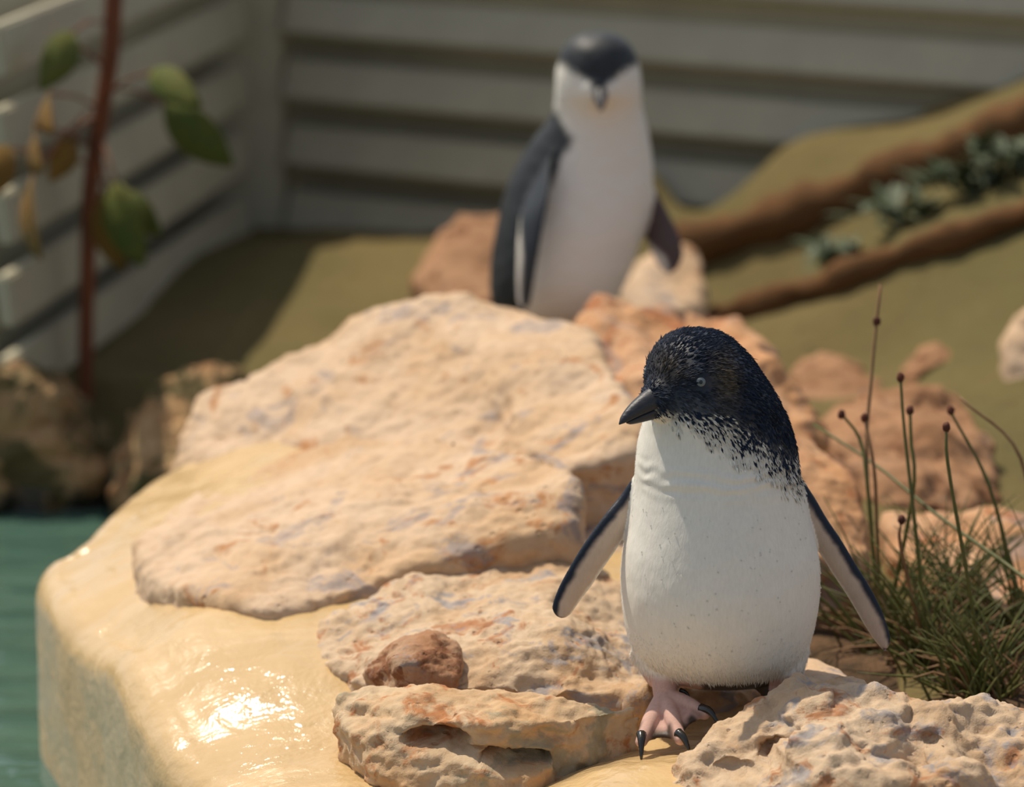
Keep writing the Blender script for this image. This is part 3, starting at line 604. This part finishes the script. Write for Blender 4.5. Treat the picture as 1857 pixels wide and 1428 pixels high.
def build_penguin(label, Yb, rings, flips, extras, feet, voxel, colour, head_c, bill_dir, root_loc, pose):
    root = thing('little_penguin', label, 'penguin', tuple(root_loc)); rl = np.asarray(root_loc)
    Vb, Fb, info = loft_rings(rings, Yb); parts = [fixn(Vb, Fb)]; fl = []
    for s in flips:
        v, f, a, b = flipper(s, Yb); parts.append(fixn(v, f)); fl.append((a, b))
    for e in extras: parts.append(fixn(*e))
    for ft in feet: parts += [fixn(*p) for p in foot(*ft)]
    V, Fc = evalmesh(*join(parts), voxel); E = edges_of(Fc); lab = np.arange(len(V))
    while True:
        old = lab.copy(); np.minimum.at(lab, E[:, 0], lab[E[:, 1]]); np.minimum.at(lab, E[:, 1], lab[E[:, 0]]); lab = lab[lab]
        if (old == lab).all(): break
    ids, cnt = np.unique(lab, return_counts=True); pass
    keep = lab == ids[cnt.argmax()]; re = np.cumsum(keep)-1; Fc = np.asarray(Fc); Fc = re[Fc[keep[Fc[:, 0]]]]; V = V[keep]; E = edges_of(Fc)
    footmask = pose['footmask'](V); flm = np.zeros(len(V)); fu = np.zeros(len(V)); fs = np.zeros(len(V))
    zi = np.argsort(info[:, 0]); iz, ix, irx, iy, iry = info[zi].T
    for a, b in fl:
        uu = np.linspace(0, 29, 291); a = np.stack([np.interp(uu, np.arange(30), a[:, q]) for q in range(3)], 1); b = np.stack([np.interp(uu, np.arange(30), b[:, q]) for q in range(3)], 1)
        mid = (a+b)/2; sel = np.where((V[:, 0] > min(a[:, 0].min(), b[:, 0].min())-.02)&(V[:, 0] < max(a[:, 0].max(), b[:, 0].max())+.02))[0]; Vall = V; V = Vall[sel]; D = ((V[:, None, [0, 2]]-mid[None][:, :, [0, 2]])**2).sum(-1); k = D.argmin(1); A = a[k]; B = b[k]
        u = ((V-A)*(B-A)).sum(1)/((B-A)**2).sum(1); w = np.linalg.norm(B-A, axis=1); inside = (u > -.25)&(u < 1.25)&(np.sqrt(D.min(1)) < w*.75+.003)
        ell = ((V[:, 0]-np.interp(V[:, 2], iz, ix))/np.interp(V[:, 2], iz, irx))**2+((V[:, 1]-np.interp(V[:, 2], iz, iy))/np.interp(V[:, 2], iz, iry))**2
        ok = inside&(ell > 1.06)&(np.abs(V[:, 1]-(A[:, 1]+(B[:, 1]-A[:, 1])*u)) < .02)&(footmask[sel] < .5)
        flm[sel[ok]] = 1; fu[sel[ok]] = u[ok]; fs[sel[ok]] = k[ok]/290.0; V = Vall
    V = lap(V, E, pose['smooth'], .6, 1-.9*np.maximum(flm, footmask)); V = lap(V, E, 2, .4)
    N = normals(V, Fc)
    V = V+N*(pose['ruffle'](V)*(1-np.maximum(flm, footmask)))[:, None]; N = normals(V, Fc)
    cols, dark = colour(V, N, flm, fu, fs, footmask)
    body = mesh_obj('body', V-rl, Fc, M['plumage'], root, cols=cols)
    return root, V, np.asarray(Fc), N, cols, dark, flm, footmask
def blades(name, V, N, Fc, pick, n, flow, length, width, lift, colfn, root, rl, seed, label=None):
    rg = np.random.default_rng(seed); area = np.linalg.norm(np.cross(V[Fc[:, 2]]-V[Fc[:, 0]], V[Fc[:, 3]]-V[Fc[:, 1]]), axis=1)*pick(V[Fc].mean(1), N[Fc].mean(1))
    fi = rg.choice(len(Fc), n, p=area/area.sum()); a, b = rg.random(n)[:, None], rg.random(n)[:, None]; q = V[Fc[fi]]
    P = (q[:, 0]*(1-a)+q[:, 1]*a)*(1-b)+(q[:, 3]*(1-a)+q[:, 2]*a)*b; Nn = N[Fc[fi]].mean(1); Nn /= np.linalg.norm(Nn, axis=1)[:, None]
    d = flow(P, Nn); d = d-Nn*(d*Nn).sum(1)[:, None]; d /= np.maximum(np.linalg.norm(d, axis=1), 1e-6)[:, None]; d += rg.normal(0, .12, (n, 3)); s = np.cross(Nn, d); s /= np.maximum(np.linalg.norm(s, axis=1), 1e-6)[:, None]
    Ln = (length(P) if callable(length) else length)*rg.uniform(.7, 1.3, n)[:, None]; Wd = (width(P) if callable(width) else width)*rg.uniform(.7, 1.3, n)[:, None]; lf = lift*rg.uniform(.3, 1.6, n)[:, None]
    c = colfn(P, Nn, rg)
    verts = np.stack([P-Nn*.0004, P+d*Ln*.5+s*Wd/2+Nn*lf*.35, P+d*Ln+Nn*lf, P+d*Ln*.5-s*Wd/2+Nn*lf*.35, P+d*Ln*.45+Nn*(lf*.35+Wd*.30)], 1).reshape(-1, 3)
    k = np.arange(n)[:, None]*5; faces = np.concatenate([k+np.array([[0, 1, 4]]), k+np.array([[1, 2, 4]]), k+np.array([[2, 3, 4]]), k+np.array([[3, 0, 4]])])
    cc = np.repeat(c, 5, 0)
    o = mesh_obj(name, verts-rl, faces, M['feather'], root, cols=cc, smooth=False); o['kind'] = 'stuff'
    if label: o['label'] = label
    return o
def bill_mesh(basec, d, up, L_, w, h, hook, lower=False):
    d = Vector(d).normalized(); up = (Vector(up)-d*Vector(up).dot(d)).normalized(); s = d.cross(up); V = []; n = 14; m = 14
    for i in range(n):
        t = i/(n-1); ww = w*(1-t)**.62+.0007; hh = h*(1-t)**.55+.0008
        zc = -hook*t**3.2+(0.0 if not lower else 0.0)
        for j in range(m):
            th = 2*math.pi*j/m; cx = math.cos(th); cz = math.sin(th); flat = .35 if (cz < 0) != lower else 1.0
            V.append(Vector(basec)+d*(L_*t)+s*(ww*cx)+up*(zc+hh*cz*flat))
    Fc = grid_faces(n, m, True); Fc.append(tuple(range(m))); Fc.append(tuple(range((n-1)*m, n*m)))
    return fixn(V, Fc)
def claw(a, b, r, drop=.002):
    a = np.asarray(a); b = np.asarray(b); m_ = (a+b)/2+np.array([0, 0, r*.9]); return tube(spline([a, m_, b], 9), np.linspace(1, .12, 9)**.7*r, 10)
def eye(root, rl, c, n, r=.0032):
    n = Vector(n).normalized(); c = Vector(c)-Vector(rl); R = n.to_track_quat('Z', 'Y').to_matrix()
    e = mesh_obj('eye', [tuple(v) for v in ellipsoid(c, (r, r, r*.45), R)[0]], ellipsoid(c, (r, r, r*.45), R)[1], M['iris'], root)
    v, f = ellipsoid(c+n*r*.27, (r*.52, r*.52, r*.22), R); mesh_obj('pupil', [tuple(x) for x in v], f, M['pupil'], e)
    return e
WHITE = np.array([.80, .76, .68]); DARK = np.array([.008, .0135, .027]); SKIN = np.array([.58, .36, .29])

# ---- front penguin
YB = 0.0
rings = [(598, 1240, 1282, .006, .004), (604, 1222, 1304, .022, .003), (620, 1197, 1332, .036, .002), (650, 1177, 1362, .048, .0), (680, 1169, 1384, .053, .0), (710, 1170, 1404, .056, .0), (740, 1172, 1420, .059, .003), (770, 1165, 1433, .062, .006), (800, 1157, 1442, .066, .008),
         (840, 1152, 1448, .071, .008), (880, 1150, 1454, .075, .008), (940, 1141, 1467, .081, .006), (1000, 1129, 1483, .086, .004), (1060, 1125, 1487, .090, .004), (1120, 1131, 1480, .088, .006), (1170, 1144, 1465, .080, .010), (1205, 1165, 1447, .064, .016), (1228, 1195, 1420, .040, .022), (1238, 1240, 1380, .016, .024)]
fl_l = [(1150, 862, 1190, 900, .015, .02), (1126, 898, 1160, 935, .012, .018), (1100, 930, 1140, 960, .002, .01), (1074, 965, 1118, 996, -.004, .005), (1050, 1000, 1092, 1034, -.008, .0), (1030, 1034, 1072, 1064, -.011, -.003), (1014, 1064, 1056, 1084, -.013, -.005), (1003, 1092, 1043, 1103, -.014, -.008), (1002, 1108, 1034, 1115, -.014, -.010), (1010, 1119, 1024, 1121, -.014, -.012)]
fl_r = [(1455, 870, 1422, 900, .02, .03), (1478, 905, 1444, 926, .018, .027), (1500, 942, 1462, 964, .015, .023), (1526, 980, 1488, 1006, .012, .020), (1551, 1022, 1514, 1047, .010, .018), (1576, 1062, 1540, 1087, .007, .015), (1597, 1102, 1565, 1130, .005, .012), (1611, 1140, 1586, 1162, .004, .010), (1615, 1162, 1598, 1175, .003, .008), (1610, 1176, 1602, 1179, .003, .006)]
hc = aty(1272, 690, 0.0); bd = np.array([-.75, -.62, -.12]); bd /= np.linalg.norm(bd); Rb = Vector(bd).to_track_quat('X', 'Z').to_matrix()
ext = [ellipsoid(hc+bd*.037+np.array([0, 0, -.005]), (.027, .022, .022), Rb), ellipsoid(hc+bd*.028+np.array([.002, 0, -.030]), (.024, .026, .016), Rb), ellipsoid(hc+bd*.030+np.array([.006, 0, -.038]), (.025, .030, .016), Rb),
       tube([aty(1210, 1190, -.005), aty(1206, 1222, -.016), aty(1204, 1246, -.022)], [.034, .022, .013], 18), tube([aty(1400, 1180, -.005), aty(1402, 1226, -.012), aty(1402, 1256, -.014)], [.034, .026, .013], 18)]
ank = aty(1206, 1228, -.022); heel = aty(1206, 1262, -.034)
toes = [[aty(1180, 1305, -.062), aty(1163, 1346, -.088)], [aty(1220, 1305, -.066), aty(1234, 1342, -.092)], [aty(1250, 1278, -.050), aty(1278, 1296, -.066)]]
ank2 = aty(1402, 1236, -.016); heel2 = aty(1402, 1268, -.026)
toes2 = [[aty(1375, 1296, -.034), aty(1366, 1318, -.048)], [aty(1405, 1300, -.036), aty(1410, 1322, -.052)], [aty(1430, 1296, -.034), aty(1444, 1314, -.046)]]
zl, zh = aty(1300, 1236, -.02)[2], aty(1300, 1222, -.02)[2]
root_loc = np.array([hc[0]+.01, -.02, aty(1206, 1290, -.05)[2]-.004])
def px_of(V):
    r = V-CAM; dep = r[:, 1]*cp-r[:, 2]*sp; up = r[:, 1]*sp+r[:, 2]*cp
    return W/2+F*r[:, 0]/dep, H/2-F*up/dep
FW = {}
def footmask_f(V):
    d = sstep(zl+.012, zl+.003, V[:, 2]); a = np.minimum(np.hypot(V[:, 0]-ank[0], V[:, 1]-ank[1]), np.hypot(V[:, 0]-ank2[0], V[:, 1]-ank2[1]))
    return d*sstep(.11, .09, a)*np.where(V[:, 1] > .0, 0, 1)
def front_colour(V, N, flm, fu, fs, fm):
    # local shape coordinates: height above feet, side, facing
    x = V[:, 0]-hc[0]; z = V[:, 2]-hc[2]; y = V[:, 1]
    n1 = fbm(V, 70, 3, 2); n2 = fbm(V, 260, 2, 5)
    # throat line: head cap boundary drops towards the nape side (+x)
    zb = np.interp(x, [-.075, -.055, -.03, -.008, .015, .035, .055, .07, .085], [-.030, -.022, -.020, -.023, -.034, -.045, -.058, -.070, -.082])
    wid = np.interp(x, [-.06, -.02, .02, .06], [.005, .009, .026, .024])
    m = sstep(-1, 1, (z-zb+.007*n1+.005*n2)/wid)
    bk = sstep(.028, .05, y+.006*n1-np.interp(z, [-.25, -.1, -.03], [.012, .0, -.012]))
    dark = np.maximum(m, bk)
    cap = DARK*(1+.5*np.clip(n1, -1, 1))[:, None]+np.array([.0, .003, .010])*np.clip(n2, 0, 1)[:, None]
    gold = np.exp(-((V-aty(1312, 690, -.045))**2/np.array([.011, .03, .020])**2).sum(1))*.9+np.exp(-((V-aty(1205, 672, -.045))**2/np.array([.016, .03, .011])**2).sum(1))*.6
    cap = cap*(1-gold[:, None]*.5)+gold[:, None]*np.array([.085, .060, .026])*np.clip(1+1.2*n2, .2, 2)[:, None]
    cheek = np.exp(-((V-aty(1255, 735, -.05))**2/np.array([.028, .04, .010])**2).sum(1))[:, None]
    cap = cap*(1-.55*cheek)+.55*cheek*np.array([.10, .11, .13])
    c = WHITE*(1+.03*n1)[:, None]; c = c*(1-dark[:, None])+cap*dark[:, None]
    f = flm[:, None]; under = np.array([.56, .44, .35])*(1+.08*n1)[:, None]; dk = np.maximum(sstep(.34, .14, fu+.06*n1), sstep(.93, 1.0, fs+.03*n1)*sstep(.8, .5, fu)); tr = sstep(.80, .95, fu+.05*n2)
    fc = under*(1-dk[:, None])+DARK*dk[:, None]; fc = fc*(1-tr[:, None])+WHITE*tr[:, None]; bkf = sstep(-.2, .3, N[:, 1])[:, None]*(1-tr[:, None]); fc = fc*(1-bkf)+DARK*bkf
    c = c*(1-f)+fc*f
    # feet: pink skin, brown-black web margin
    fmk = fm[:, None]; tip = np.full(len(V), 9.0)
    for T in (toes, toes2):
        h_ = heel if T is toes else heel2
        L_ = [np.linalg.norm((np.asarray(t[-1])-h_)[:2]) for t in T]; ang = [math.atan2(*(np.asarray(t[-1])-h_)[[0, 1]]) for t in T]
        a = np.arctan2(V[:, 0]-h_[0], V[:, 1]-h_[1]); a = np.where(a < 0, a+2*math.pi, a); ang = [q_+2*math.pi if q_ < 0 else q_ for q_ in ang]
        o = np.argsort(ang); Lm = np.interp(a, np.array(ang)[o], np.array(L_)[o]); rr = np.hypot(V[:, 0]-h_[0], V[:, 1]-h_[1])/Lm
        dtoe = np.min([np.abs(a-q_) for q_ in ang], axis=0)*rr*Lm
        e = sstep(.64, .78, rr+.06*n1)*sstep(.0025, .0075, dtoe)
        near = np.hypot(V[:, 0]-h_[0], V[:, 1]-h_[1]) < .09
        if T is toes: FW['e'] = np.where(near, e, 0)
        else: FW['e'] = np.maximum(FW['e'], np.where(near & (V[:, 0] > .2), e, 0))
    skin = SKIN*(1+.10*n1+.10*perlin(V*np.array([300, 900, 900]), 8))[:, None]; skin = skin*(1-FW['e'][:, None])+np.array([.055, .035, .022])*FW['e'][:, None]
    c = c*(1-fmk)+skin*fmk
    FW['dark'] = dark
    return np.clip(c, 0, 1), dark
def ruffle_f(V):
    z = V[:, 2]-hc[2]; w = np.exp(-((z+.078)/.012)**2)*sstep(.0, -.03, V[:, 1])
    return .0009*w*np.clip(.6+fbm(V, 25, 2, 31), 0, 1)*np.sin((z+.006*fbm(V, 30, 2, 3))*2*math.pi/.012)+.0003*fbm(V, 60, 2, 4)+.0005*fbm(V, 18, 2, 14)
root, V, Fc, N, cols, dark, flm, fm = build_penguin('wet little penguin striding with wings out on the near rocks, head turned aside', YB, rings, [fl_l, fl_r], ext, [(ank, heel, toes), (ank2, heel2, toes2)], .00125, front_colour, hc, bd, root_loc,
    dict(footmask=footmask_f, smooth=14, ruffle=ruffle_f))
# bill
bb = hc+bd*.049+np.array([0, 0, -.004])
v, f = bill_mesh(bb, bd+np.array([0, 0, -.10]), (0, 0, 1), .047, .0115, .0140, .0045); bl = mesh_obj('upper_bill', np.array(v)-root_loc, f, M['bill'], root)
v, f = bill_mesh(bb+np.array([0, 0, -.005]), bd+np.array([0, 0, -.10]), (0, 0, 1), .038, .0100, .0095, .001, True); mesh_obj('lower_bill', np.array(v)-root_loc, f, M['bill'], root)
def surf(px, py, V, N):
    a, b = px_of(V); k = np.hypot(a-px, b-py)+1e3*(N[:, 1] > .1); i = int(k.argmin()); return V[i], N[i]
ep, en = surf(1271, 693, V, N); eye(root, root_loc, ep-en*.0006, en, .0041)
en2 = en-2*np.dot(en, np.cross(bd, [0, 0, 1])/np.linalg.norm(np.cross(bd, [0, 0, 1])))*np.cross(bd, [0, 0, 1])/np.linalg.norm(np.cross(bd, [0, 0, 1]))
k = int((np.linalg.norm(V-(hc+en2*.055+bd*.01), axis=1)).argmin()); eye(root, root_loc, V[k]-N[k]*.0006, N[k], .0041)
for T, cl in ((toes, [aty(1163, 1378, -.102), aty(1251, 1366, -.103), aty(1303, 1313, -.078)]), (toes2, [aty(1363, 1334, -.056), aty(1413, 1338, -.060), aty(1453, 1328, -.054)])):
    for t, e in zip(T, cl):
        d = e-t[-1]; v, f = claw(t[-1]-d*.25+np.array([0, 0, .003]), e, .0046); mesh_obj('claw', np.array([tuple(q) for q in v])-root_loc, f, M['claw'], root)
v, f = claw(aty(1234, 1253, -.03), aty(1253, 1269, -.036), .0026); mesh_obj('claw', np.array([tuple(q) for q in v])-root_loc, f, M['claw'], root)
from mathutils.kdtree import KDTree
kd = KDTree(len(V))
for i in range(0, len(V)): kd.insert(V[i], i)
kd.balance()
def near(P): return np.array([kd.find(p)[1] for p in P])
def flow_f(P, Nn):
    z = P[:, 2]-hc[2]; head = sstep(-.06, -.01, z)[:, None]; away = P-(hc+bd*.06); away /= np.linalg.norm(away, axis=1)[:, None]
    return head*(away+np.array([0.1, .1, -.35]))+(1-head)*np.array([0.12, .1, -1.0])
def col_dark(P, Nn, rg):
    i = near(P); c = cols[i].copy(); n = len(P); br = rg.uniform(.45, 1.5, n)[:, None]; hi = rg.random(n)[:, None] < .05
    c = c*br; c = np.where(hi & (dark[i][:, None] > .8), c*1.2+np.array([.006, .010, .018]), c)
    d = dark[i]; mixz = (d > .08)&(d < .93); pick_ = rg.random(n) < d; c[mixz & pick_] = DARK*1.6; c[mixz & ~pick_] = WHITE*.8
    return np.clip(c, 0, .85)
iz_pick = lambda P, Nn: np.clip(dark[near(P)], 0, 1)*(Nn[:, 1] < .75)*1.0
# restrict to trunk and head (not flippers/feet)
def pick_dark(P, Nn):
    i = near(P); return (dark[i] > .04)*(flm[i] < .5)*(fm[i] < .2)*(1-.8*(Nn[:, 1] > .6))*np.where(np.linalg.norm(P-ep, axis=1) < .0078, 0, 1)*np.where(np.linalg.norm(P-bb, axis=1) < .012, 0, 1.0)
blades('dark_feathers', V, N, Fc, pick_dark, 17000, flow_f, .0060, .0015, .0005, col_dark, root, root_loc, 1, 'short blue black feathers')
def pick_white(P, Nn):
    i = near(P); zz = P[:, 2]; return (dark[i] < .3)*(flm[i] < .5)*(fm[i] < .3)*(Nn[:, 1] < .5)*(.0+2.5*sstep(zl+.06, zl+.01, zz)+1.0*sstep(-.25, .15, Nn[:, 1]))
def col_white(P, Nn, rg): return np.clip(WHITE*rg.uniform(.9, 1.05, len(P))[:, None], 0, .9)
blades('belly_down', V, N, Fc, pick_white, 11000, flow_f, lambda P: (.003+.006*sstep(zl+.04, zl+.005, P[:, 2]))[:, None], .0005, .0003, col_white, root, root_loc, 2, 'short cream white down')
rg = np.random.default_rng(7); ii = [i for i in rg.permutation(len(V)) if dark[i] < .05 and flm[i] < .5 and fm[i] < .1 and N[i, 1] < -.1 and V[i, 2] < hc[2]-.1][:170]
dr = join([ellipsoid(V[i]+N[i]*.0003, (r, r, r), None, 8, 6) for i, r in zip(ii, rg.uniform(.00035, .0009, 170))]); o = mesh_obj('water_droplets', np.array(dr[0])-root_loc, dr[1], M['drop'], root); o['kind'] = 'stuff'

# ---- rear penguin
YR = 1.2
rings2 = [(58, 1072, 1100, .006, 0), (64, 1048, 1122, .020, 0), (80, 1026, 1143, .036, 0), (105, 1013, 1156, .044, 0), (135, 1008, 1162, .047, 0), (165, 1007, 1164, .046, .0), (190, 1005, 1164, .044, .006), (215, 996, 1170, .046, .012), (250, 968, 1178, .052, .016), (300, 936, 1184, .060, .018), (350, 914, 1184, .066, .016),
          (400, 902, 1174, .070, .012), (450, 893, 1158, .072, .010), (500, 888, 1140, .072, .010), (545, 890, 1116, .066, .012), (580, 905, 1090, .052, .016), (605, 930, 1066, .030, .02), (615, 965, 1030, .010, .02)]
f2l = [(1030, 235, 1000, 290, .02, .03), (1004, 275, 966, 325, -.035, .0), (996, 350, 944, 385, -.075, -.05), (984, 420, 938, 440, -.088, -.07), (974, 480, 936, 500, -.092, -.08), (966, 530, 938, 545, -.092, -.082), (960, 556, 945, 560, -.09, -.085)]
f2r = [(1150, 300, 1130, 370, .02, .02), (1190, 345, 1165, 415, .01, .02), (1212, 385, 1172, 440, -.0, .01), (1233, 428, 1183, 465, -.01, .0), (1239, 462, 1194, 484, -.012, -.004), (1230, 486, 1204, 494, -.012, -.006), (1220, 494, 1212, 497, -.012, -.008)]
hc2 = aty(1085, 130, YR); bd2 = np.array([.02, -.98, -.22]); bd2 /= np.linalg.norm(bd2); Rb2 = Vector(bd2).to_track_quat('X', 'Z').to_matrix()
ext2 = [ellipsoid(hc2+bd2*.034+np.array([0, 0, -.008]), (.022, .026, .022), Rb2), ellipsoid(hc2+bd2*.018+np.array([0, 0, -.026]), (.026, .032, .016), Rb2)]
gz2 = float(ground_z([[aty(1000, 600, YR)[0], YR-.03]])[0])
def ft2(px):
    a = aty(px, 560, YR+.0); h_ = np.array([a[0], YR-.03, gz2+.012]); return (a, h_, [[h_+np.array([dx*.5, -.025, -.003]), h_+np.array([dx, -.05, -.006])] for dx in (-.022, 0, .022)])
feet2 = [ft2(955), ft2(1045)]
rl2 = np.array([hc2[0], YR, gz2])
def colour2(V, N, flm, fu, fs, fm):
    x = V[:, 0]-hc2[0]; z = V[:, 2]-hc2[2]; y = V[:, 1]-YR; n1 = fbm(V, 60, 3, 12)
    hb = np.interp(np.abs(x), [0, .012, .03, .05], [-.020, -.006, .006, .012])
    cap = sstep(-1, 1, (z-hb+.003*n1)/.006)
    # dark back: wide on the image-left shoulder, narrow on the right
    xl = np.interp(z, [-.32, -.2, -.13, -.075, -.05, -.03], [-.092, -.078, -.056, -.030, -.047, -.055])
    bk = sstep(.006, -.006, x-xl+.004*n1); bk = np.maximum(bk, sstep(.0, .02, y-.03+.004*n1))*np.where(z > -.04, sstep(.01, .03, y), 1)
    dark = np.maximum(cap, bk); c = WHITE*np.ones((len(V), 1))
    d2 = np.array([.024, .027, .030])*(1+.4*n1)[:, None]; c = c*(1-dark[:, None])+d2*dark[:, None]
    f = flm[:, None]; tr = sstep(-.1, .1, fu-np.interp(fs, [0, .35, .6, 1], [1.2, 1.0, .62, .60]))[:, None]; left = (x < 0)[:, None]
    fc = np.where(left, np.array([.028, .034, .042]), np.array([.085, .062, .062]))*np.ones((len(V), 3)); fc = fc*(1-tr)+WHITE*tr; c = c*(1-f)+fc*f
    c = c*(1-fm[:, None])+SKIN*fm[:, None]
    return np.clip(c, 0, 1), dark
r2, V2, F2, N2, c2, d2_, fl2, fm2 = build_penguin('slim little penguin standing upright behind the pale slab, facing forward', YR, rings2, [f2l, f2r], ext2, feet2, .0022, colour2, hc2, bd2, rl2,
    dict(footmask=lambda V: sstep(gz2+.025, gz2+.018, V[:, 2]), smooth=8, ruffle=lambda V: .0008*fbm(V, 50, 2, 4)))
b2c = hc2+bd2*.050+np.array([0, 0, -.008])
v, f = bill_mesh(b2c, bd2+np.array([0, 0, -.12]), (0, 0, 1), .036, .0085, .0090, .004); mesh_obj('upper_bill', np.array(v)-rl2, f, M['bill'], r2)
v, f = bill_mesh(b2c+np.array([0, 0, -.004]), bd2+np.array([0, 0, -.12]), (0, 0, 1), .030, .008, .006, .001, True); mesh_obj('lower_bill', np.array(v)-rl2, f, M['orangeb'] if 'orangeb' in M else M['bill'], r2)
for px, py in ((1040, 128), (1133, 128)):
    p, n = surf(px, py, V2, N2); eye(r2, rl2, p-n*.0006, n, .0034)
for a, h_, T in feet2:
    for t in T:
        e = t[-1]+np.array([0, -.013, -.004]); v, f = claw(t[-1]+np.array([0, .003, .002]), e, .004); mesh_obj('claw', np.array([tuple(q) for q in v])-rl2, f, M['claw'], r2)
